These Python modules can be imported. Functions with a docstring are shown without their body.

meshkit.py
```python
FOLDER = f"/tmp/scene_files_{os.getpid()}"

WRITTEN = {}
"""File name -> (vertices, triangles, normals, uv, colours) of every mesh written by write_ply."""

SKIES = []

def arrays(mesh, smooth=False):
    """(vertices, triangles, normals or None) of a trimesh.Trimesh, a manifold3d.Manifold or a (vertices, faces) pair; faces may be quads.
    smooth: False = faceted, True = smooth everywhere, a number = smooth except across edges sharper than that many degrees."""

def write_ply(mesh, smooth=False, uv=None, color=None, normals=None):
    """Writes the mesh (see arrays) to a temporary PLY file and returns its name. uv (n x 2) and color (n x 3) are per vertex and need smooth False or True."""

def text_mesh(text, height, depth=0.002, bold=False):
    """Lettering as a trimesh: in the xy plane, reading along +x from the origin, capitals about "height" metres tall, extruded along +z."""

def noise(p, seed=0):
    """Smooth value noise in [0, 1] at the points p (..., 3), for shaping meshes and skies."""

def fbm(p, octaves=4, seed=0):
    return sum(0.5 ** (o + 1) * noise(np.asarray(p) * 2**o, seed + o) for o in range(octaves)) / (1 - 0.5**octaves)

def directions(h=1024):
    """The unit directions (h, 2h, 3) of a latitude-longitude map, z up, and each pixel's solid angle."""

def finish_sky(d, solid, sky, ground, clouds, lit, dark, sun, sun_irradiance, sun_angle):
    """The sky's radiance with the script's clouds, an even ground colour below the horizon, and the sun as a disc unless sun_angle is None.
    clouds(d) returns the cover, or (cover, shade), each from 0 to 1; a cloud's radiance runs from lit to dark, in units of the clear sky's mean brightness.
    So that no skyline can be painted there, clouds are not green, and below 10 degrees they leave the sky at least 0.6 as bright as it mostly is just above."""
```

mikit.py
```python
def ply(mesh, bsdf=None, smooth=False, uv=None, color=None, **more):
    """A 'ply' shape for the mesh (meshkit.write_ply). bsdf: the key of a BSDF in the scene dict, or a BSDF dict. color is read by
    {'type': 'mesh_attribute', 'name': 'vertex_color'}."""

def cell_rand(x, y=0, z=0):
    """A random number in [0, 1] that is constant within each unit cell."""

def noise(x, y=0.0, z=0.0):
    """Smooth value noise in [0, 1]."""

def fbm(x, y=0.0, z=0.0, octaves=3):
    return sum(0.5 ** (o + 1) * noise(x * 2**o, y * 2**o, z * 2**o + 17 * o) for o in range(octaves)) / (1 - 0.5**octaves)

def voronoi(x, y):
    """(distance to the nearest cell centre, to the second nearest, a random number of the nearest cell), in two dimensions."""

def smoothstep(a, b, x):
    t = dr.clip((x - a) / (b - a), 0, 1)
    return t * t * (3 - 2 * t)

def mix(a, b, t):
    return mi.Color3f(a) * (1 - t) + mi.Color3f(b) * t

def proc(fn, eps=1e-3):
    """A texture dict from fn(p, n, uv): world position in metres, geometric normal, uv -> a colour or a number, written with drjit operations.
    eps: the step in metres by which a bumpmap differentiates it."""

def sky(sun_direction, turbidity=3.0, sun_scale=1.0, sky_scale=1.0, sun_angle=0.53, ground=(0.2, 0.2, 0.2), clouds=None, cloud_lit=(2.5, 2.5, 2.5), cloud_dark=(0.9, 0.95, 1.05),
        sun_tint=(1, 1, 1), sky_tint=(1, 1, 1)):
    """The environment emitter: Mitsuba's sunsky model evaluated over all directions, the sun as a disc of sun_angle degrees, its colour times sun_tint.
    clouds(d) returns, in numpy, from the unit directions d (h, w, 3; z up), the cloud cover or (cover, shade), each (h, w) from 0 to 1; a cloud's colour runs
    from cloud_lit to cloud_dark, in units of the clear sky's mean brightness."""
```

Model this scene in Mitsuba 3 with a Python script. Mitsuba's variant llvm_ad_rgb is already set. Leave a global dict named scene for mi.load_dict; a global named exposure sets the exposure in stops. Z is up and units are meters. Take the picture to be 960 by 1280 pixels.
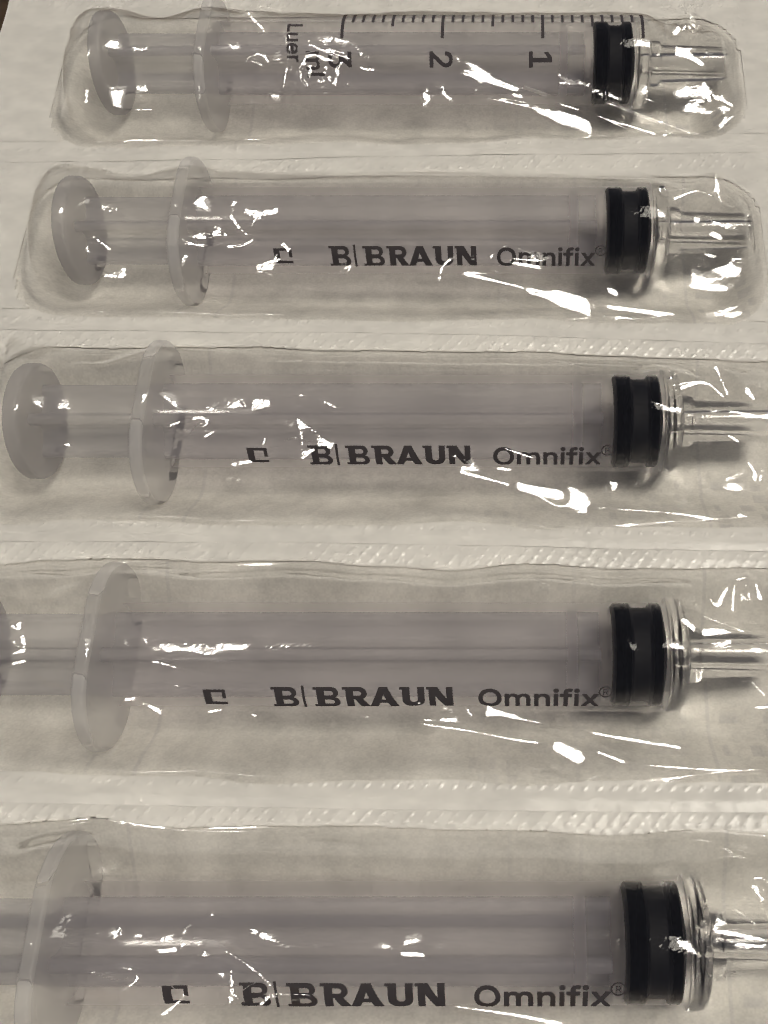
import math
import numpy as np, trimesh, mitsuba as mi, mikit, meshkit
from scipy.ndimage import gaussian_filter1d
from shapely.geometry import Polygon, box as sbox, LineString, Point
from shapely.ops import unary_union
from shapely import affinity
from scipy.interpolate import RegularGridInterpolator

T = mi.ScalarTransform4f
MM = 0.001
scene, labels = {}, {}
exposure = 0.80

# ------------------------------------------------------------------ camera, lamps
ZA = 7.0                                   # height of the syringe axes above the table, mm
PITCH, DIST = math.radians(65.2), 103.0
EYE_X = 14.4                               # the photograph is a crop: its axis lies right of the middle
eye = [EYE_X * MM, -DIST * math.cos(PITCH) * MM, (DIST * math.sin(PITCH) + ZA) * MM]
scene['camera'] = {
    'type': 'perspective', 'fov': 2 * math.degrees(math.atan(480 / 1300)), 'fov_axis': 'x', 'near_clip': 0.01, 'principal_point_offset_x': -(662 - 480) / 960, 'far_clip': 20.0,
    'to_world': T().look_at(origin=eye, target=[EYE_X * MM, 0, ZA * MM], up=[0, 0, 1])}


def lamp(key, centre, aim, half_x, half_y, radiance, spin=0.0):
    scene[key] = {'type': 'rectangle', 'emitter': {'type': 'area', 'radiance': {'type': 'rgb', 'value': radiance}},
                  'to_world': T().look_at(origin=centre, target=aim, up=[math.sin(spin), math.cos(spin), 0.001]) @ T().scale([half_x, half_y, 1])}


WARM = (1.0, 0.94, 0.83)
LAMP_AT = [0.64, 0.04, 1.5]
LAMP_HALF = [0.26, 0.17]
LAMP2_AT, LAMP2_HALF = [-0.50, -0.16, 1.5], [0.055, 0.10]
for key, at_, half_, power in (('unseen_ceiling_lamp', LAMP_AT, LAMP_HALF, 16), ('unseen_ceiling_lamp_001', LAMP2_AT, LAMP2_HALF, 16)):  # both out of view, placed to light the packages and glint on the film
    lamp(key + '__bulb_panel', at_, [at_[0], at_[1], 0], *half_, [power * c for c in WARM])
    lamp(key + '__halo_panel', [at_[0], at_[1], at_[2] + 0.05], [at_[0], at_[1], 0], half_[0] * 1.45, half_[1] * 1.5, [power * 0.11 * c for c in WARM])  # larger dim panel behind, unseen, set to give the glints soft grey edges
labels['unseen_ceiling_lamp'] = {'label': 'unseen wide warm ceiling lamp, out of view high over the right of the table', 'category': 'lamp'}
labels['unseen_ceiling_lamp_001'] = {'label': 'unseen small warm ceiling lamp, out of view high over the left of the table', 'category': 'lamp'}
scene['ambient_light'] = {'type': 'constant', 'radiance': {'type': 'rgb', 'value': [0.04, 0.04, 0.048]}}  # even ambient light from all sides, standing for the unseen room

# ------------------------------------------------------------------ materials


def rgb(*c):
    return {'type': 'rgb', 'value': list(c)}


def paper_color(p, n, uv):
    x, y = p.x * 1000, p.y * 1000
    f = mikit.fbm(x * 0.35, y * 0.35, 3.0) - 0.5
    g = mikit.fbm(x * 2.3, y * 2.3, 9.0) - 0.5
    h = mikit.noise(x * 5.5, y * 7.0, 2.0) - 0.5
    m = mikit.fbm(x * 0.13, y * 0.13, 6.0) - 0.5
    v = 1.0 + 0.30 * f + 0.30 * m + 0.11 * g + 0.12 * h  # broad mottling also paints in light patches cast through film and plastic
    u, w = uv.x, uv.y                       # package coordinates, mm (scaled by 1/1000)
    u, w = u * 1000, w * 1000
    inkl = mi.Float(0)

    def line(c, width):
        return mikit.smoothstep(width, width * 0.3, abs(u - c))
    import drjit as dr
    for c, a in ((-43.2, 0.22), (-47.6, 0.16), (9.6, 0.24), (-3.2, 0.13), (-9.5, 0.10), (-12.2, 0.07), (-0.4, 0.09), (20.5, 0.2)):
        inkl = dr.maximum(inkl, 0.6 * a * line(c, 0.28))
    # print of the reverse side showing through: rows of small words
    words = mikit.smoothstep(0.55, 0.75, mikit.noise(u * 1.1, dr.floor(w / 1.7), 4.0)) * mikit.smoothstep(0.85, 0.55, abs(w / 1.7 - dr.floor(w / 1.7) - 0.5) * 2)
    zone = mikit.smoothstep(10.2, 10.8, u) * mikit.smoothstep(17, 16, u) + 0.5 * mikit.smoothstep(-14, -13, u) * mikit.smoothstep(8, 7, u)
    inkl = dr.maximum(inkl, 0.2 * words * zone * mikit.smoothstep(-3.5, -4.5, w))
    bar = mikit.smoothstep(-67.0, -68.4, u) * mikit.smoothstep(-73.6, -71.8, u) * mikit.smoothstep(9, 7, w) * mikit.smoothstep(-9, -7, w)
    inkl = dr.maximum(inkl, 0.16 * bar)
    c = mi.Color3f(0.785, 0.76, 0.705) * v
    return mikit.mix(c, mi.Color3f(0.27, 0.27, 0.31), inkl)


def seal_color(p, n, uv):
    f = mikit.fbm(p.x * 500, p.y * 900, 5.0) - 0.5
    g = mikit.fbm(p.x * 90, p.y * 240, 8.0) - 0.5
    return mi.Color3f(0.79, 0.765, 0.71) * (1.0 + 0.17 * f + 0.14 * g)


scene['paper'] = {'type': 'twosided', 'bsdf': {'type': 'diffuse', 'reflectance': mikit.proc(paper_color)}}


def table_color(p, n, uv):
    g = mikit.fbm(p.x * 60, p.y * 700, 2.0)
    return mikit.mix(mi.Color3f(0.035, 0.022, 0.012), mi.Color3f(0.09, 0.055, 0.03), g)


scene['table_wood'] = {'type': 'twosided', 'bsdf': {'type': 'principled', 'base_color': mikit.proc(table_color), 'roughness': 0.5}}
scene['film'] = {'type': 'thindielectric', 'int_ior': 1.5, 'ext_ior': 1.0, 'specular_transmittance': rgb(0.945, 0.94, 0.93)}
scene['clear_plastic'] = {'type': 'thindielectric', 'int_ior': 1.24, 'ext_ior': 1.0, 'specular_transmittance': rgb(0.985, 0.981, 0.984)}


def milky(opacity, c):
    return {'type': 'mask', 'opacity': opacity, 'bsdf': {'type': 'twosided', 'bsdf': {'type': 'roughplastic', 'diffuse_reflectance': rgb(*c), 'alpha': 0.2, 'int_ior': 1.49}}}


scene['milky_flange'] = milky(0.32, (0.68, 0.66, 0.65))
scene['milky_face'] = milky(0.13, (0.60, 0.58, 0.59))
scene['barrel_plastic'] = {'type': 'thindielectric', 'int_ior': 1.2, 'ext_ior': 1.0, 'specular_transmittance': rgb(0.984, 0.980, 0.985)}
scene['shoulder_plastic'] = {'type': 'dielectric', 'int_ior': 1.2, 'ext_ior': 1.0}
scene['thumb_plastic'] = milky(0.36, (0.45, 0.43, 0.45))
scene['nozzle_plastic'] = {'type': 'dielectric', 'int_ior': 1.49, 'ext_ior': 1.0}
scene['bonded_film'] = {'type': 'twosided', 'bsdf': {'type': 'roughplastic', 'alpha': 0.11, 'diffuse_reflectance': mikit.proc(seal_color), 'int_ior': 1.5}}
scene['milky_plunger'] = milky(0.21, (0.46, 0.445, 0.485))
scene['rubber'] = {'type': 'twosided', 'bsdf': {'type': 'roughplastic', 'diffuse_reflectance': rgb(0.004, 0.004, 0.005), 'alpha': 0.4, 'int_ior': 1.3}}
scene['scale_ink'] = {'type': 'twosided', 'bsdf': {'type': 'diffuse', 'reflectance': rgb(0.085, 0.075, 0.08)}}
scene['print_ink'] = {'type': 'twosided', 'bsdf': {'type': 'diffuse', 'reflectance': rgb(0.085, 0.075, 0.078)}}

# ------------------------------------------------------------------ where the packages lie (mm): x, y of the gasket's rear edge, roll of the barrel, turn of the package
ROWS = [
    dict(x=22.2, y=61.02, roll=-113.0, turn=0.3, ends=(-13.4, 12.6), name=''),
    dict(x=22.95, y=35.00, roll=70.0, turn=-0.9, ends=(-13.0, 12.2), name='_001'),
    dict(x=22.9, y=10.28, roll=69.0, turn=-0.9, ends=(-13.3, 11.2), name='_002'),
    dict(x=21.95, y=-14.61, roll=62.0, turn=-0.7, ends=(-13.6, 11.1), name='_003'),
    dict(x=22.15, y=-39.36, roll=49.0, turn=-0.8, ends=(-13.4, 10.7), name='_004'),
]
FOOT_N, FOOT_F, END_L, ENDS_R = -11.2, 9.0, -66.2, (18.6, 18.4, 24.0, 24.5, 25.0)     # where the blister leaves the seal
SEAM = 5.5

# ------------------------------------------------------------------ table
scene['table'] = mikit.ply(trimesh.Trimesh(np.array([[-1, -1, 0], [1, -1, 0], [1, 1, 0], [-1, 1, 0]]) * 0.6, [[0, 1, 2], [0, 2, 3]]), 'table_wood')
labels['table'] = {'kind': 'structure', 'label': 'dark brown table top under the packages'}

# ------------------------------------------------------------------ helpers


def revolve(profile, n=72, closed=False):
    """profile: list of (u, r). Axis = +x."""
    p = np.array(profile, float)
    a = np.arange(n) * 2 * np.pi / n
    v = np.stack([np.repeat(p[:, :1], n, 1), p[:, 1:] * np.sin(a), p[:, 1:] * np.cos(a)], -1).reshape(-1, 3)
    k = len(p)
    f = []
    for i in range(k if closed else k - 1):
        j = (i + 1) % k
        for s in range(n):
            t = (s + 1) % n
            f += [[i * n + s, j * n + s, j * n + t], [i * n + s, j * n + t, i * n + t]]
    m = trimesh.Trimesh(v, f, process=True)
    return m


def plate(outline, u0, u1, bevel=0.25):
    """A plate standing across the axis: outline is a shapely polygon in (y, z)."""
    rings = [(u0, outline.buffer(-bevel)), (u0 + bevel * 0.4, outline.buffer(-bevel * 0.35)), (u0 + bevel, outline), (u1 - bevel, outline), (u1 - bevel * 0.4, outline.buffer(-bevel * 0.35)), (u1, outline.buffer(-bevel))]
    n = 96
    vs, fs = [], []
    for u, g in rings:
        c = []
        for a in np.arange(n) * 2 * np.pi / n:
            hit = LineString([(0, 0), (40 * math.sin(a), 40 * math.cos(a))]).intersection(g.exterior)
            q = hit if hit.geom_type == 'Point' else list(hit.geoms)[-1]
            c.append((u, q.x, q.y))
        vs += c
    for i in range(len(rings) - 1):
        for s in range(n):
            t = (s + 1) % n
            fs += [[i * n + s, (i + 1) * n + s, (i + 1) * n + t], [i * n + s, (i + 1) * n + t, i * n + t]]
    b = len(vs)
    vs += [(u0, 0, 0), (u1, 0, 0)]
    inner0, inner1 = len(vs), len(vs) + n
    vs += [(u0, y * 0.86, z * 0.86) for _, y, z in vs[:n]] + [(u1, y * 0.86, z * 0.86) for _, y, z in vs[(len(rings) - 1) * n:len(rings) * n]]
    for s in range(n):
        t = (s + 1) % n
        o = (len(rings) - 1) * n
        fs += [[b, inner0 + s, inner0 + t], [b + 1, inner1 + t, inner1 + s], [inner0 + s, s, t], [inner0 + s, t, inner0 + t], [inner1 + s, o + t, o + s], [inner1 + s, inner1 + t, o + t]]
    return trimesh.Trimesh(vs, fs, process=False)


def mm(mesh, bsdf, smooth=False, **k):
    m = mesh.copy()
    m.vertices = m.vertices * MM
    return mikit.ply(m, bsdf, smooth=smooth, **k)


def wrap(mesh, r, psi):
    """Lays a flat mesh (x along the barrel, y up the letters, z proud, mm) round the barrel at the angle psi (degrees from the top towards -y, letters' tops towards smaller angles)."""
    v, f = trimesh.remesh.subdivide_to_size(mesh.vertices, mesh.faces, 0.45)
    a = np.radians(psi) - v[:, 1] / r
    rr = r + v[:, 2]
    return trimesh.Trimesh(np.stack([v[:, 0], -rr * np.sin(a), rr * np.cos(a)], 1), f, process=False)


def solid(poly, depth=0.05):
    gs = getattr(poly, 'geoms', [poly])
    return trimesh.util.concatenate([trimesh.creation.extrude_polygon(g, depth, engine='earcut') for g in gs])


R_OUT = 5.2
R_INK = R_OUT + 0.14

# ------------------------------------------------------------------ syringe parts, axis on +x, origin at the rear of the gasket (mm)
barrel = revolve([(-45.85, 4.62), (-45.85, 5.2), (4.9, 5.2), (4.9, 4.6)], 96, True)
shoulder = revolve([(5.12, 5.2), (5.8, 5.2), (6.25, 5.05), (6.62, 4.6), (6.75, 4.0), (6.85, 2.65), (6.85, 1.0), (5.9, 1.0), (5.6, 2.0), (5.4, 4.0), (5.12, 4.55)], 96, True)
nozzle = revolve([(7.05, 2.6), (7.9, 2.6), (8.15, 2.45), (8.25, 2.15), (15.9, 1.9), (16.3, 1.75), (16.3, 0.95), (7.05, 0.85)], 64, True)
flange_shape = unary_union([Point(s * 3.1, 0).buffer(5.75, 48) for s in (-1, 1)] + [sbox(-3.1, -5.75, 3.1, 5.75)])
def rim_of(m, outline, inward=0.55):
    """Splits a plate into its clear faces and its milky rim."""
    mid = m.triangles_center
    d = np.array([outline.exterior.distance(Point(y, z)) for _, y, z in mid])
    near = d < inward
    return (trimesh.Trimesh(m.vertices, m.faces[~near], process=True), trimesh.Trimesh(m.vertices, m.faces[near], process=True))


flange = plate(flange_shape, -47.3, -46.0, 0.3)
gasket = revolve([(0.0, 0.0), (0.0, 4.3), (0.18, 4.52), (1.5, 4.54), (1.66, 4.4), (1.75, 4.2), (1.95, 4.1), (3.2, 4.1), (3.38, 4.2), (3.46, 4.4), (3.6, 4.54), (4.35, 4.52), (4.5, 4.35), (4.75, 3.2), (5.0, 1.8), (5.08, 0.0)], 96)
cross = unary_union([sbox(-3.6, -0.42, 3.6, 0.42), sbox(-0.42, -3.6, 0.42, 3.6)] + [Point(a, b).buffer(0.62) for a, b in ((3.1, 0), (-3.1, 0), (0, 3.1), (0, -3.1))])
cross = cross.buffer(1.3, 10).buffer(-1.3, 10)              # the four ribs meet in wide fillets
ribs = trimesh.creation.extrude_polygon(cross, 57.4, engine='earcut')
ribs = trimesh.Trimesh(np.stack([ribs.vertices[:, 2] - 58.55, ribs.vertices[:, 0], ribs.vertices[:, 1]], 1), ribs.faces)
rings = [revolve([(c - 0.45, 0.6), (c - 0.45, 4.1), (c - 0.3, 4.25), (c + 0.3, 4.25), (c + 0.45, 4.1), (c + 0.45, 0.6)], 72, True) for c in (-0.62, -3.7)]
thumb = plate(Point(0, 0).buffer(5.9, 48), -60.1, -58.5, 0.35)
flange, flange_rim = rim_of(flange, flange_shape)

# brand lettering: wide slab capitals, 2.4 mm tall
H = 2.45


def letter(ch):
    if ch == 'B':
        o = unary_union([sbox(0.25, 0, 1.75, 1.32), Point(1.75, 0.66).buffer(0.66), Point(1.7, 1.85).buffer(0.6), sbox(0.25, 1.2, 1.7, 2.45), sbox(-0.05, 2.2, 0.5, 2.45), sbox(-0.05, 0, 0.5, 0.28)])
        return o.difference(unary_union([sbox(0.98, 0.38, 1.6, 0.98).buffer(0.02), Point(1.6, 0.68).buffer(0.3), sbox(0.98, 1.5, 1.55, 2.06), Point(1.55, 1.78).buffer(0.28)]))
    if ch == 'R':
        o = unary_union([sbox(0.25, 0, 0.95, 2.45), sbox(0.25, 1.05, 1.55, 2.45), Point(1.55, 1.75).buffer(0.7), sbox(-0.05, 2.2, 0.5, 2.45), Polygon([(1.0, 1.2), (1.75, 1.2), (2.45, 0), (1.6, 0)])])
        return o.difference(unary_union([sbox(0.95, 1.48, 1.45, 2.02), Point(1.45, 1.75).buffer(0.27)]))
    if ch == 'A':
        return Polygon([(0, 0), (0.95, 2.45), (1.75, 2.45), (2.75, 0), (1.95, 0), (1.72, 0.55), (0.98, 0.55), (0.75, 0)]).difference(Polygon([(1.12, 0.95), (1.58, 0.95), (1.34, 1.68)]))
    if ch == 'U':
        o = unary_union([sbox(0.15, 0.9, 2.25, 2.45), Point(1.05, 0.9).buffer(0.9), Point(1.35, 0.9).buffer(0.9), sbox(-0.1, 2.2, 0.3, 2.45)])
        return o.difference(unary_union([sbox(0.87, 0.95, 1.6, 2.6), Point(1.235, 0.95).buffer(0.365)])).intersection(sbox(-1, 0, 4, 2.45))
    if ch == 'N':
        return unary_union([sbox(0.1, 0, 0.72, 2.45), sbox(1.75, 0, 2.37, 2.45), Polygon([(0.1, 2.45), (0.95, 2.45), (2.37, 0), (1.6, 0)]), sbox(-0.12, 2.2, 0.3, 2.45)])
    return sbox(0, -0.15, 0.24, 2.6)


lettering_flat = []
for ch, u in (('B', -30.4), ('|', -27.75), ('B', -26.7), ('R', -24.1), ('A', -21.8), ('U', -19.0), ('N', -16.6)):
    lettering_flat.append(affinity.translate(affinity.scale(letter(ch), 0.94, 1, origin=(0, 0)), u, -H / 2))
brand = wrap(solid(unary_union(lettering_flat)), R_INK, 0)
line2 = meshkit.text_mesh('Omnifix', 2.1, 0.05, bold=True)
s = 10.7 / line2.extents[0]
line2.apply_scale([s, 1.0, 1])
line2.apply_translation([-12.1 - line2.bounds[0][0], -1.15, 0])
ringo = Point(0, 0).buffer(0.62).difference(Point(0, 0).buffer(0.5))
regR = meshkit.text_mesh('R', 0.62, 0.05)
regR.apply_translation([-0.8 - regR.bounds[0][0] - regR.extents[0] / 2, 0.38, 0])
line2 = trimesh.util.concatenate([line2, solid(affinity.translate(ringo, -0.8, 0.7)), regR])
product = wrap(line2, R_INK, 0)
mark = sbox(-38.1, -1.1, -35.7, 1.2).difference(sbox(-37.3, -0.7, -36.1, 0.85)).difference(sbox(-36.6, -0.75, -35, -0.1))
symbol = wrap(solid(affinity.translate(affinity.scale(mark, 0.82, 0.8), 1.4, 0)), R_INK, 0)


def radial(length_deg, psi0, u, w):
    """One tick: from psi0 on, length_deg round the barrel."""
    n = max(3, int(length_deg / 4))
    a = np.radians(np.linspace(psi0, psi0 + length_deg, n))
    vs, fs = [], []
    for uu, r in ((u - w / 2, R_INK), (u + w / 2, R_INK), (u + w / 2, R_INK + 0.05), (u - w / 2, R_INK + 0.05)):
        vs += [(uu, -r * math.sin(t), r * math.cos(t)) for t in a]
    for c in range(4):
        d = (c + 1) % 4
        for i in range(n - 1):
            fs += [[c * n + i, d * n + i, d * n + i + 1], [c * n + i, d * n + i + 1, c * n + i + 1]]
    return trimesh.Trimesh(vs, fs, process=False)


TICK0 = 72.0                                # angle of the scale's base line, from the lettering
ticks = []
for k in range(31):
    long_ = 58 if k % 10 == 0 else 40 if k % 5 == 0 else 32
    ticks.append(radial(long_, TICK0, 5.65 - 1.19 * k, 0.36 if k % 10 == 0 else 0.32))
base_line = []
for k in range(62):                          # the scale's base line, in short straight pieces
    u0 = 5.8 - 36.0 * k / 62
    q = radial(3.5, TICK0 - 3, u0 - 36.0 / 124, 36.0 / 62)
    base_line.append(q)
scale_mesh = trimesh.util.concatenate(ticks + base_line)


def around(text, u_mid, psi_mid, height, bold=True):
    """Text that reads round the barrel: its line runs with growing angle, the letters' tops point to the nozzle."""
    m = meshkit.text_mesh(text, height, 0.05, bold=bold)
    c = m.bounds.mean(0)
    v = m.vertices - [c[0], height / 2, 0]
    m = trimesh.Trimesh(np.stack([v[:, 1] + u_mid, -v[:, 0], v[:, 2]], 1), m.faces, process=False)
    return wrap(m, R_INK, psi_mid)


NUM = TICK0 + 84
numerals = [around('1', -6.5, NUM, 2.6), around('2', -18.3, NUM, 2.6), around('3', -30.3, NUM, 2.6)]
ml = around('ml', -33.3, NUM + 6, 2.0)
luer = around('Luer', -35.7, NUM - 22, 1.7)

# ------------------------------------------------------------------ package sheets


def footprint(u, v, k):
    """Signed distance to the blister's outline (negative inside), a rectangle with round corners."""
    END_R = ENDS_R[k]
    cu, cv, hu, hv, r = (END_L + END_R) / 2, (FOOT_N + FOOT_F) / 2, (END_R - END_L) / 2, (FOOT_F - FOOT_N) / 2, 6.0
    qu, qv = np.abs(u - cu) - hu + r, np.abs(v - cv) - hv + r
    return np.hypot(np.maximum(qu, 0), np.maximum(qv, 0)) + np.minimum(np.maximum(qu, qv), 0) - r + 1.1 * (meshkit.noise(np.stack([u * 0.13, v * 0.05, 0 * u + 2.0 * k], -1), 21) - 0.5) + 0.12 * (meshkit.noise(np.stack([u * 0.45, v * 0.3, 0 * u + k], -1), 22) - 0.5)


def sstep(a, b, x):
    t = np.clip((x - a) / (b - a), 0, 1)
    return t * t * (3 - 2 * t)


def paper_z(u, v, k):
    sd = footprint(u, v, k)
    t = np.clip(-sd / 6.0, 0, 1)
    z = SEAM - 4.35 * t * t * (3 - 2 * t)
    q = np.stack([u * 0.11, v * 0.11, np.full_like(u, 7.7 * k)], -1)
    z = z + 0.06 * sstep(2.2, 0.0, v - ROWS[k]['ends'][0])
    return z + ((meshkit.fbm(q, 3, 11) - 0.5) * 0.9 + (meshkit.fbm(q * 4.5, 3, 12) - 0.5) * 0.28) * sstep(0, -3, sd) + (meshkit.noise(np.stack([u * 0.1, u * 0, u * 0], -1), 3) - 0.5) * 0.3


UU = np.array([-90, -67, -65.0, -62.5, -60.6, -58, -55.5, -52, -49.0, -47.0, -45.4, -43, -39, -30, 4, 6.5, 8.5, 11, 15.5, 19, 40])
TOP = np.array([2.0, 2.2, 4.0, 6.2, 6.7, 6.4, 5.3, 5.2, 6.3, 7.0, 6.9, 6.1, 5.75, 5.7, 5.7, 5.5, 4.4, 3.9, 3.5, 2.9, 2.6])


def chaikin(p, n=3):
    p = np.array(p, float)
    for _ in range(n):
        q = np.empty((2 * len(p), 2))
        q[0], q[-1] = p[0], p[-1]
        q[1:-1:2], q[2:-1:2] = p[:-1] * 0.75 + p[1:] * 0.25, p[:-1] * 0.25 + p[1:] * 0.75
        p = q
    return p


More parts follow.
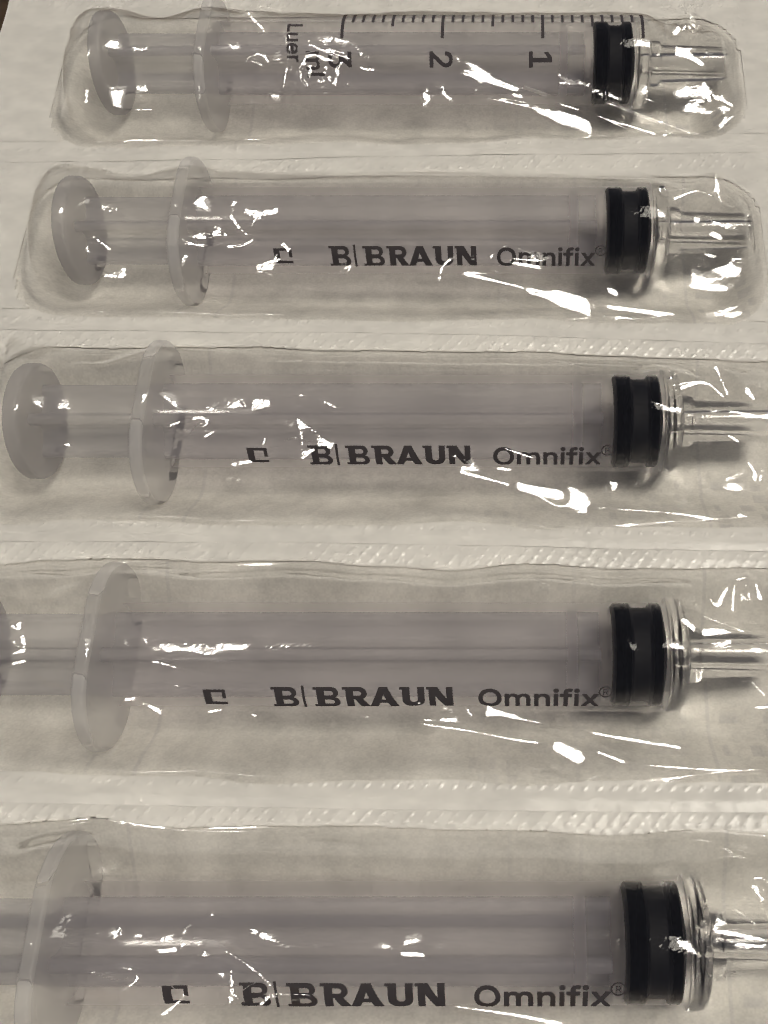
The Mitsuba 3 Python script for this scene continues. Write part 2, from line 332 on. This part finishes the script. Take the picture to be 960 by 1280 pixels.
# Folds of the slack film, slopes set to mirror the lamps into the camera as glints, in package coordinates (mm): (half width, slope along u, slope along v, line)
# STROKES_BEGIN
STROKES = [
    [(0.51, 0.047, 0.565, [(-41.2, 1.7), (-39.5, -0.0)]),
     (0.27, 0.045, 0.542, [(-41.1, -4.0), (-39.8, -3.3), (-38.5, -4.3), (-38.8, -4.9), (-40.3, -4.9), (-41.2, -4.2)]),
     (0.27, 0.045, 0.541, [(-40.6, -4.2), (-39.3, -4.7)]),
     (0.27, 0.062, 0.548, [(-36.6, -0.7), (-36.1, -1.8), (-36.4, -4.0), (-36.9, -6.2)]),
     (0.27, 0.076, 0.543, [(-34.4, -6.3), (-35.3, -5.3), (-35.0, -4.0), (-33.7, -3.0), (-32.1, -3.6), (-30.2, -4.1)]),
     (0.27, 0.096, 0.547, [(-33.9, -2.0), (-30.7, -3.3), (-28.3, -4.2), (-27.5, -5.0), (-26.2, -5.1)]),
     (0.33, 0.089, 0.539, [(-30.2, -4.1), (-30.4, -5.1), (-30.8, -6.2)]),
     (0.27, 0.074, 0.54, [(-33.7, -4.3), (-33.9, -5.2)]),
     (0.36, -0.302, 0.456, [(-20.3, -7.3), (-19.8, -7.4)]),
     (0.43, -0.248, 0.456, [(-9.6, -7.4), (-8.9, -7.4)]),
     (0.36, -0.232, 0.459, [(-15.6, -5.8), (-9.9, -6.5), (-5.1, -7.3), (-0.9, -7.9), (0.8, -7.3)]),
     (0.27, -0.169, 0.444, [(1.2, -7.6), (5.5, -8.8), (12.4, -10.4)]),
     (0.29, -0.232, 0.448, [(-12.8, -8.4), (-6.0, -8.7), (-0.8, -9.3)]),
     (1.58, -0.213, 0.443, [(-4.1, -9.1), (-1.2, -9.5)]),
     (0.65, -0.226, 0.445, [(-6.8, -8.8), (-3.8, -9.2)]),
     (0.5, -0.161, 0.434, [(0.2, -9.2), (4.5, -9.9), (11.2, -11.3), (15.1, -11.7)]),
     (0.4, -0.151, 0.5, [(12.8, 9.7), (13.2, 7.0)]),
     (0.46, -0.153, 0.493, [(9.8, 1.2), (13.6, 6.0)]),
     (0.59, -0.149, 0.475, [(10.1, -2.0), (11.7, -2.4), (12.8, -3.0)]),
     (0.3, -0.137, 0.456, [(13.3, -4.4), (14.0, -6.3)]),
     (0.3, -0.125, 0.449, [(15.2, -5.8), (16.8, -6.5)])],
    [(0.33, -0.052, 0.474, [(-62.5, 12.1), (-60.6, 12.1)]),
     (0.36, -0.044, 0.427, [(-56.0, -4.4), (-54.4, -5.5)]),
     (0.56, 0.004, 0.434, [(-45.6, -5.3), (-43.5, -4.9)]),
     (0.28, 0.002, 0.431, [(-46.4, -5.0), (-45.2, -5.7), (-43.5, -5.9)]),
     (0.27, 0.016, 0.436, [(-42.8, -4.7), (-41.7, -4.8)]),
     (0.27, 0.027, 0.442, [(-40.9, -2.8), (-39.0, -4.7)]),
     (0.28, 0.041, 0.452, [(-39.3, -2.4), (-36.8, -2.7), (-35.8, -2.2)]),
     (0.28, 0.028, 0.431, [(-41.2, -5.6), (-39.5, -5.5), (-38.4, -4.9)]),
     (0.48, 0.051, 0.433, [(-35.2, -5.1), (-34.8, -5.5)]),
     (0.41, 0.039, 0.42, [(-38.0, -7.2), (-36.6, -7.0)]),
     (0.45, -0.203, 0.35, [(-10.4, -7.0), (-6.0, -7.1), (-1.7, -8.0), (0.8, -8.4)]),
     (0.45, -0.231, 0.344, [(-15.6, -8.1), (-9.6, -8.4), (-4.0, -9.1)]),
     (1.61, -0.2, 0.338, [(-5.2, -9.0), (-2.8, -9.2)]),
     (0.67, -0.213, 0.341, [(-8.3, -8.7), (-4.8, -9.0)]),
     (0.54, -0.16, 0.331, [(0.0, -9.7), (3.6, -9.7), (7.1, -9.8)]),
     (0.28, -0.137, 0.395, [(7.4, 1.3), (10.0, 2.6), (11.7, 2.1)]),
     (0.31, -0.137, 0.417, [(10.6, 11.7), (11.2, 10.7), (12.0, 11.0)]),
     (0.27, -0.119, 0.404, [(13.3, 9.0), (15.7, 7.6)]),
     (0.29, -0.123, 0.396, [(12.7, 6.2), (12.8, 4.0), (13.5, 3.1)]),
     (0.55, -0.122, 0.37, [(11.6, -2.7), (12.2, -2.9)]),
     (0.28, -0.111, 0.351, [(13.6, -5.0), (14.0, -6.1)]),
     (0.41, -0.107, 0.325, [(13.3, -9.9), (14.6, -9.5)])],
    [(0.27, -0.07, 0.367, [(-60.4, 10.0), (-60.1, 9.1)]),
     (0.28, -0.076, 0.357, [(-62.4, 7.1), (-56.9, 3.4)]),
     (0.33, -0.06, 0.309, [(-54.4, -5.1), (-53.9, -5.1)]),
     (0.31, -0.009, 0.325, [(-43.5, -4.0), (-42.7, -3.7)]),
     (0.27, 0.004, 0.327, [(-41.4, -3.2), (-40.6, -3.0), (-39.8, -3.6), (-40.4, -4.0)]),
     (0.31, 0.008, 0.32, [(-40.3, -4.7), (-39.5, -4.2)]),
     (0.37, 0.034, 0.338, [(-35.5, -2.1), (-34.0, -1.7)]),
     (0.31, 0.035, 0.318, [(-34.5, -4.5), (-34.7, -5.1)]),
     (0.31, 0.023, 0.305, [(-37.7, -6.7), (-36.1, -6.4)]),
     (0.3, 0.059, 0.321, [(-31.3, -2.7), (-30.2, -3.4), (-29.1, -4.3), (-29.2, -5.3), (-30.8, -6.3)]),
     (0.27, 0.054, 0.32, [(-30.8, -6.3), (-30.8, -4.7), (-31.3, -2.8)]),
     (0.6, 0.068, 0.317, [(-28.9, -4.8), (-28.0, -5.2)]),
     (0.3, -0.228, 0.239, [(-11.6, -6.9), (-10.4, -6.8)]),
     (0.39, -0.198, 0.241, [(-11.0, -5.3), (-6.4, -6.3), (0.0, -7.6)]),
     (0.39, -0.223, 0.23, [(-15.3, -7.5), (-9.4, -8.2), (-6.4, -8.9)]),
     (2.02, -0.191, 0.224, [(-5.7, -8.6), (-3.6, -9.1)]),
     (0.71, -0.207, 0.227, [(-9.4, -8.3), (-5.6, -8.7)]),
     (0.32, -0.13, 0.212, [(-2.4, -9.7), (4.8, -9.6), (9.0, -9.8), (13.6, -10.5)]),
     (0.49, -0.092, 0.21, [(12.8, -9.5), (14.1, -10.1)]),
     (0.37, -0.123, 0.283, [(6.0, 1.0), (9.0, 2.4), (10.9, 1.0)]),
     (0.27, -0.112, 0.286, [(10.6, 4.8), (11.6, 2.0)]),
     (0.31, -0.096, 0.279, [(13.3, 2.0), (14.0, 1.0)]),
     (0.37, -0.103, 0.254, [(11.4, -2.9), (12.2, -3.4)]),
     (0.27, -0.092, 0.235, [(13.5, -5.0), (14.1, -5.9), (14.0, -6.5)])],
    [(0.3, -0.077, 0.211, [(-52.9, 0.6), (-52.8, 0.1)]),
     (0.47, -0.076, 0.199, [(-52.4, -0.8), (-52.1, -2.0), (-53.1, -2.4)]),
     (0.36, -0.076, 0.192, [(-53.1, -3.0), (-52.1, -2.7)]),
     (0.3, -0.003, 0.203, [(-41.6, -0.8), (-40.3, -1.6), (-37.6, -1.7), (-35.6, -2.2), (-34.8, -1.7)]),
     (0.27, -0.011, 0.194, [(-40.6, -2.7), (-38.5, -3.2)]),
     (0.28, -0.007, 0.183, [(-39.6, -4.3), (-38.4, -4.6)]),
     (0.4, -0.025, 0.176, [(-43.2, -5.6), (-41.7, -5.5)]),
     (0.4, -0.016, 0.171, [(-41.6, -5.9), (-40.1, -6.6)]),
     (0.34, 0.02, 0.181, [(-34.0, -4.6), (-33.7, -5.1)]),
     (0.28, 0.013, 0.171, [(-36.0, -6.4), (-34.8, -6.2)]),
     (0.27, 0.031, 0.169, [(-32.1, -6.6), (-31.8, -6.6)]),
     (0.27, 0.086, 0.169, [(-22.2, -6.6), (-21.9, -6.6)]),
     (0.43, -0.219, 0.105, [(-11.3, -6.5), (-10.2, -6.3), (-8.8, -6.6)]),
     (0.36, -0.17, 0.097, [(-9.1, -6.6), (-4.9, -7.2), (0.8, -7.9), (5.8, -8.4)]),
     (0.36, -0.2, 0.091, [(-16.9, -7.4), (-12.0, -7.8), (-7.6, -8.4), (-3.8, -8.4), (-2.0, -8.7), (0.8, -9.5)]),
     (1.1, -0.183, 0.087, [(-4.9, -8.6), (-3.3, -9.3)]),
     (0.3, -0.122, 0.078, [(1.3, -9.7), (6.0, -9.9), (13.2, -10.1)]),
     (0.45, -0.09, 0.075, [(12.4, -10.1), (13.2, -10.3)]),
     (0.29, -0.117, 0.173, [(8.4, 6.9), (9.0, 6.4)]),
     (0.29, -0.104, 0.169, [(9.5, 5.4), (10.1, 4.5), (10.9, 6.0), (12.0, 7.2), (13.2, 7.5)]),
     (0.27, -0.1, 0.166, [(11.9, 6.7), (11.6, 4.2)]),
     (0.35, -0.088, 0.168, [(14.0, 6.8), (14.3, 5.5)]),
     (0.49, -0.123, 0.152, [(6.3, 1.5), (7.1, 0.9)]),
     (0.44, -0.109, 0.147, [(8.0, 0.6), (10.3, 1.0)]),
     (0.28, -0.105, 0.151, [(8.2, 2.3), (11.7, 1.1)]),
     (0.27, -0.088, 0.118, [(12.4, -3.0), (13.5, -4.2)]),
     (0.27, -0.086, 0.107, [(12.8, -5.2), (13.8, -5.1)])],
    [(0.35, 0.037, 0.049, [(-32.9, -0.8), (-30.8, -1.7), (-29.1, -2.7), (-28.4, -3.3), (-27.5, -4.2)]),
     (0.32, 0.049, 0.036, [(-28.6, -5.1), (-27.5, -4.2)]),
     (0.27, 0.06, 0.037, [(-27.3, -4.3), (-24.8, -4.4)]),
     (0.27, 0.032, 0.037, [(-31.2, -2.7), (-31.0, -4.0), (-31.2, -5.2), (-30.5, -6.2)]),
     (0.37, 0.002, 0.057, [(-36.6, -1.5), (-35.3, -1.3)]),
     (0.33, 0.009, 0.036, [(-34.5, -3.8), (-35.2, -5.1), (-36.4, -5.9)]),
     (0.27, -0.013, 0.045, [(-39.6, -2.6), (-38.5, -2.8), (-38.2, -3.5), (-39.2, -4.2), (-40.0, -4.3)]),
     (0.31, -0.259, -0.01, [(-17.6, -1.4), (-16.1, -1.4)]),
     (0.42, -0.211, -0.036, [(-13.6, -5.0), (-9.1, -5.5), (-5.4, -6.1)]),
     (0.27, -0.103, -0.002, [(6.9, 0.7), (10.6, 0.2)]),
     (0.27, -0.104, 0.01, [(7.1, 3.6), (10.4, 1.3)]),
     (0.27, -0.092, 0.023, [(10.4, 4.4), (11.4, 5.2), (12.2, 4.7)]),
     (0.27, -0.092, 0.017, [(10.8, 4.4), (11.6, 3.3)])],
]
# STROKES_END


def fold(z, us, vs, half, su, sv, line, swelling):
    """Pulls the film along a line to the given slope: a broad slack swell, and on it a narrow flat band."""
    p = chaikin(line) if len(line) > 2 else np.linspace(line[0], line[-1], 17)
    p = np.clip(p, [us[0], vs[0]], [us[-1], vs[-1]])
    broad = 1.6
    pad = max(3 * half, 2.2 * broad)
    i0, i1 = np.clip(np.searchsorted(us, [p[:, 0].min() - pad, p[:, 0].max() + pad]), 0, len(us))
    j0, j1 = np.clip(np.searchsorted(vs, [p[:, 1].min() - pad, p[:, 1].max() + pad]), 0, len(vs))
    if i1 - i0 < 3 or j1 - j0 < 3:
        return
    block = z[i0:i1, j0:j1]
    u, v = np.meshgrid(us[i0:i1], vs[j0:j1], indexing='ij')
    q = np.stack([u.ravel(), v.ravel()], 1)
    d = np.diff(p, axis=0)
    zb = RegularGridInterpolator((us[i0:i1], vs[j0:j1]), block, bounds_error=False, fill_value=None)(p)
    dev = np.concatenate([[0], np.cumsum(d @ [su, sv])]) - (zb - zb[0])
    pieces = int(np.ceil((dev.max() - dev.min()) / (2.4 if swelling else 1.0)))       # a long fold is split into facets to keep its glint
    for part in np.array_split(np.arange(len(dev)), max(pieces, 1)):
        dev[part] -= dev[part].mean()
    best = np.full(len(q), 1e9)
    core, swell, width = np.zeros(len(q)), np.zeros(len(q)), np.full(len(q), half)
    long_ = np.hypot(*d.T).sum() > 7
    for i, (a, e) in enumerate(zip(p[:-1], d)):
        t = np.clip(((q - a) @ e) / max(e @ e, 1e-9), 0, 1)
        off = q - a - t[:, None] * e
        dist = np.hypot(*off.T)
        near = dist < best
        dv = dev[i] + (dev[i + 1] - dev[i]) * t
        core = np.where(near, zb[i] + (zb[i + 1] - zb[i]) * t + dv + off @ [su, sv], core)
        swell = np.where(near, dv, swell)
        if long_:                                               # long folds start as a hair line and widen
            width = np.where(near, half * (0.5 + 0.6 * (i + t) / len(d)), width)
        best = np.minimum(best, dist)
    if swelling:
        z[i0:i1, j0:j1] = block + (swell * np.exp(-(best / broad) ** 2)).reshape(u.shape)
    else:
        w = np.exp(-(best / (1.25 * width)) ** 4)
        z[i0:i1, j0:j1] = block + ((core - block.ravel()) * w).reshape(u.shape)


def film_z(u, v, k, ends):
    sd = footprint(u, v, k)
    ug = np.linspace(-90, 45, 1351)
    r = np.interp(u, ug, gaussian_filter1d(np.interp(ug, UU, TOP), 7))
    v0 = 0.74 * r
    a = np.abs(v)
    lam = 2.3
    s0 = 0.74 / math.sqrt(1 - 0.74 ** 2)
    out = np.maximum(a - v0, 0)
    crown = ZA + np.sqrt(np.maximum(r * r - np.minimum(a, v0) ** 2, 0)) - (s0 - 0.22) * lam * (1 - np.exp(-out / lam)) - 0.22 * out
    wall = SEAM + 0.25 + 9.5 * (1 - np.exp(-np.maximum(-sd, 0) / 4.0))
    h = 1.1
    z = -h * np.log(np.exp(-(crown - SEAM) / h) + np.exp(-(wall - SEAM) / h)) + SEAM + 0.35
    inside = sstep(0, -1.5, sd)
    z = SEAM + 0.2 + (z - SEAM - 0.2) * sstep(0.0, -3.2, sd)
    # slack of the thin film: broad waves and sharp-ridged crinkles, stronger by the flange and past the shoulder
    slack = 0.34 + 0.7 * np.exp(-((u + 43) / 5.0) ** 2) + 0.8 * np.exp(-((u - 13) / 4.0) ** 2) + 0.3 * np.exp(-((u + 60) / 5.0) ** 2)
    q = np.stack([u * 0.16, v * 0.22, np.full_like(u, 5.3 * k)], -1)
    ridged = 1 - 2 * np.abs(meshkit.noise(q * 1.5 + 3.1, 5) - 0.5)
    z += inside * slack * (0.55 * (meshkit.noise(q, 1) - 0.5) + 0.22 * (meshkit.noise(q * 2.3, 2) - 0.5) + 0.16 * (ridged ** 3 - 0.4))
    z = np.maximum(z, paper_z(u, v, k) + 0.2)
    return z


def grid(us, vs, zf):
    u, v = np.meshgrid(us, vs, indexing='ij')
    z = zf(u, v)
    n, m = u.shape
    i = (np.arange(n - 1)[:, None] * m + np.arange(m - 1)[None]).ravel()
    f = np.concatenate([np.stack([i, i + m, i + m + 1], 1), np.stack([i, i + m + 1, i + 1], 1)])
    return np.stack([u.ravel(), v.ravel(), z.ravel()], 1), f


RIGHT = 36.0
SEAMS = [lambda x: 75.0 + 0 * x, lambda x: 47.6 + 0.012 * (x - 20) + 0.25 * np.sin(x * 0.05), lambda x: 21.9 - 0.024 * x + 0.22 * np.sin(x * 0.06 + 1), lambda x: -3.0 - 0.012 * x + 0.2 * np.sin(x * 0.045 + 2),
         lambda x: -28.2 - 0.009 * x + 0.18 * np.sin(x * 0.05 + 4), lambda x: -52.6 - 0.01 * x]      # the cuts between the packages, far to near


def to_world(u, v, k):
    """Package coordinates to the table's, mm: a slight turn, bent so that neighbouring packages meet along their cut."""
    R = ROWS[k]
    x, slope = u + R['x'], math.tan(math.radians(R['turn']))
    y = R['y'] + v + slope * u
    lo, hi = R['ends']
    y = y + (SEAMS[k](x) - 0.008 - (R['y'] + hi + slope * u)) * sstep(4, hi, v) + (SEAMS[k + 1](x) - 0.12 - (R['y'] + lo + slope * u)) * sstep(-4, lo, v)
    return x, y


def film_grid(us, vs, k, strokes):
    u, v = np.meshgrid(us, vs, indexing='ij')
    z = film_z(u, v, k, ROWS[k]['ends'])
    for swelling in (True, True, False):
        for half, su, sv, line in strokes:
            fold(z, us, vs, half, su, sv, line, swelling)
    # fine stretch marks of the film
    q = np.stack([u * 0.9 + 0.5 * v, v * 2.4, np.full_like(u, 2.1 * k)], -1)
    z += 0.013 * (meshkit.noise(q * 1.4, 31) - 0.5) + 0.006 * (meshkit.noise(q * 2.1, 32) - 0.5)
    z += np.random.default_rng(40 + k).normal(0, 0.0035, z.shape)      # the film's own fine grain
    return np.maximum(z, paper_z(u, v, k) + 0.2 + 0.16 * sstep(-1.6, -0.5, footprint(u, v, k)))


def seal_z(u, v, k):
    """The heat-sealed border: film fused to the paper, crimped with slanting rows of small dots."""
    lo, hi = ROWS[k]['ends']
    sd = footprint(u, v, k)

    def crimp(v0, n):
        out = 0
        for j in range(n):
            dv = v - (v0 - 0.72 * j)
            du = ((u + 0.6 * j) / 1.3 + 0.5) % 1 * 1.3 - 0.65
            out = out + np.exp(-((du + dv) / 0.38) ** 2 - ((du - dv) / 0.2) ** 2)
        return out
    q = np.stack([u * 0.07, v * 0.05, np.full_like(u, k * 3.0)], -1)
    strength = 0.35 + 0.65 * meshkit.noise(q * 2.5, 9) + 0.5 * (meshkit.noise(q * 14, 10) - 0.5)
    z = paper_z(u, v, k) + 0.16 + 0.12 * np.exp(-((v - lo - 1.0) / 0.8) ** 2) + 0.12 * np.exp(-((v - hi + 1.0) / 0.9) ** 2)
    z += 0.11 * strength * (crimp(hi - 0.45, 3) + crimp(FOOT_N - 0.35, 1)) * sstep(20, 14, u)
    return z + 0.05 * (meshkit.noise(q * 9, 13) - 0.5) + 0.02 * (meshkit.noise(np.stack([u * 2.2, v * 2.2, 0 * u], -1), 14) - 0.5)


# ---- build
PACK_LABELS = [
    'sealed blister package farthest from the viewer, holding the syringe turned scale side up',
    'sealed blister package second from the top, with the peel film wrinkled beside the flange',
    'sealed blister package in the middle of the strip of five',
    'sealed blister package second from the bottom, dotted heat seal along its upper edge',
    'sealed blister package nearest the viewer, cut off by the bottom of the picture',
]
SYR_LABELS = [
    'topmost clear syringe, rolled so that its graduation scale with 1 and 2 shows',
    'clear syringe second from the top, dark lettering low on its barrel',
    'middle clear syringe of five, bright loop of glare over its first letter',
    'clear syringe second from the bottom, flange cut close to the left edge',
    'lowest and largest clear syringe, its lower side at the bottom edge',
]

shared = {
    'barrel': mm(barrel, 'barrel_plastic', 40), 'barrel__shoulder': mm(shoulder, 'shoulder_plastic', 40), 'barrel__nozzle': mm(nozzle, 'nozzle_plastic', 40), 'barrel__flange': mm(flange, 'milky_face', 60), 'barrel__flange_rim': mm(flange_rim, 'milky_flange', 60),
    'barrel__brand_lettering': mm(brand, 'print_ink'), 'barrel__product_lettering': mm(product, 'print_ink'), 'barrel__printed_symbol': mm(symbol, 'print_ink'),
    'barrel__graduation_scale': mm(scale_mesh, 'scale_ink'), 'barrel__numeral': mm(numerals[0], 'scale_ink'), 'barrel__numeral_001': mm(numerals[1], 'scale_ink'), 'barrel__numeral_002': mm(numerals[2], 'scale_ink'),
    'barrel__unit_lettering': mm(ml, 'scale_ink'), 'barrel__tip_lettering': mm(luer, 'scale_ink'),
    'plunger': mm(ribs, 'milky_plunger', 50), 'plunger__ring': mm(rings[0], 'clear_plastic', 40), 'plunger__ring_001': mm(rings[1], 'clear_plastic', 40), 'plunger__thumb_rest': mm(thumb, 'thumb_plastic', 60),
    'gasket': mm(gasket, 'rubber', 40),
}

for k, R in enumerate(ROWS):
    LEFT = -75.4 if k == 0 else -79.0
    pk, sy = 'blister_package' + R['name'], 'syringe' + R['name']

    def place(v):
        return np.stack([*to_world(v[:, 0], v[:, 1], k), v[:, 2]], 1)

    lo, hi = R['ends']
    # backing paper: a sheet with round corners, 0.12 mm thick
    us, vs = np.arange(LEFT, RIGHT + 0.01, 0.4), np.linspace(lo, hi, 72)
    pv, pf = grid(us, vs, lambda u, v: paper_z(u, v, k))
    n, m = len(us), len(vs)
    rim = np.concatenate([np.arange(n) * m, (n - 1) * m + np.arange(1, m), np.arange(n - 2, -1, -1) * m + m - 1, np.arange(m - 2, 0, -1)])
    under = pv[rim] - [0, 0, 0.12]
    b = len(pv)
    j = np.arange(len(rim))
    jn = (j + 1) % len(rim)
    pf = np.vstack([pf, np.stack([rim[j], b + j, b + jn], 1), np.stack([rim[j], b + jn, rim[jn]], 1)])
    pv = np.vstack([pv, under])
    scene[pk + '__backing_paper'] = mikit.ply((place(pv) * MM, pf), 'paper', smooth=True, uv=pv[:, :2] * MM)
    # film
    us = np.arange(LEFT, RIGHT + 0.01, 0.16)
    vs = np.arange(lo + 0.05, hi - 0.03, 0.11)
    fv, ff = grid(us, vs, lambda u, v: film_grid(us, vs, k, STROKES[k]))
    inside = (footprint(fv[:, 0], fv[:, 1], k) < 0.08)
    ff = ff[inside[ff].all(1)]
    used = np.unique(ff)
    back = np.zeros(len(fv), int)
    back[used] = np.arange(len(used))
    fv, ff = fv[used], back[ff]
    us = np.arange(LEFT, RIGHT + 0.01, 0.16)
    sv, sf = [], []
    for u_, v_ in ((us, np.arange(lo + 0.02, FOOT_N + 1.0, 0.1)), (us, np.arange(FOOT_F - 1.0, hi, 0.1)), (np.arange(LEFT, END_L + 6.2, 0.5), np.linspace(FOOT_N + 0.98, FOOT_F - 1.0, 50)), (np.arange(ENDS_R[k] - 6.2, RIGHT + 0.01, 0.5), np.linspace(FOOT_N + 0.98, FOOT_F - 1.0, 50))):
        a_, f_ = grid(u_, v_, lambda u, v: seal_z(u, v, k))
        f_ = f_[(footprint(a_[:, 0], a_[:, 1], k) > -0.1)[f_].all(1)]
        sf.append(f_ + sum(map(len, sv)))
        sv.append(a_)
    sv, sf = np.vstack(sv), np.vstack(sf)
    scene[pk + '__heat_seal'] = mikit.ply((place(sv) * MM, sf), 'bonded_film', smooth=True)
    labels[pk + '__heat_seal'] = {'label': 'pale crimped border where the film is bonded to the paper'}
    scene[pk + '__film'] = mikit.ply((place(fv) * MM, ff), 'film', smooth=True)
    labels[pk] = {'label': PACK_LABELS[k], 'category': 'package', 'group': 'blister packages in a row'}
    labels[pk + '__film'] = {'label': 'clear crinkled film domed over the syringe'}
    labels[sy] = {'label': SYR_LABELS[k], 'category': 'syringe', 'group': 'packed syringes'}
    labels[sy + '__gasket'] = {'label': 'black rubber gasket with two ridges'}
    at = T().translate([R['x'] * MM, R['y'] * MM, ZA * MM])
    for part, d in shared.items():
        # the top syringe shows its scale side, the others their lettering
        if part in (('barrel__brand_lettering', 'barrel__product_lettering', 'barrel__printed_symbol') if k == 0 else ('barrel__graduation_scale', 'barrel__numeral', 'barrel__numeral_001', 'barrel__numeral_002', 'barrel__unit_lettering', 'barrel__tip_lettering')):
            continue
        roll = R['roll'] if part.startswith('barrel__') and not part.startswith('barrel__flange') else [22.0, 31.0, 26.0, 18.0, 34.0][k] if part == 'plunger' else 0.0
        scene[sy + '__' + part] = {**d, 'to_world': at @ T().rotate([1, 0, 0], roll)}
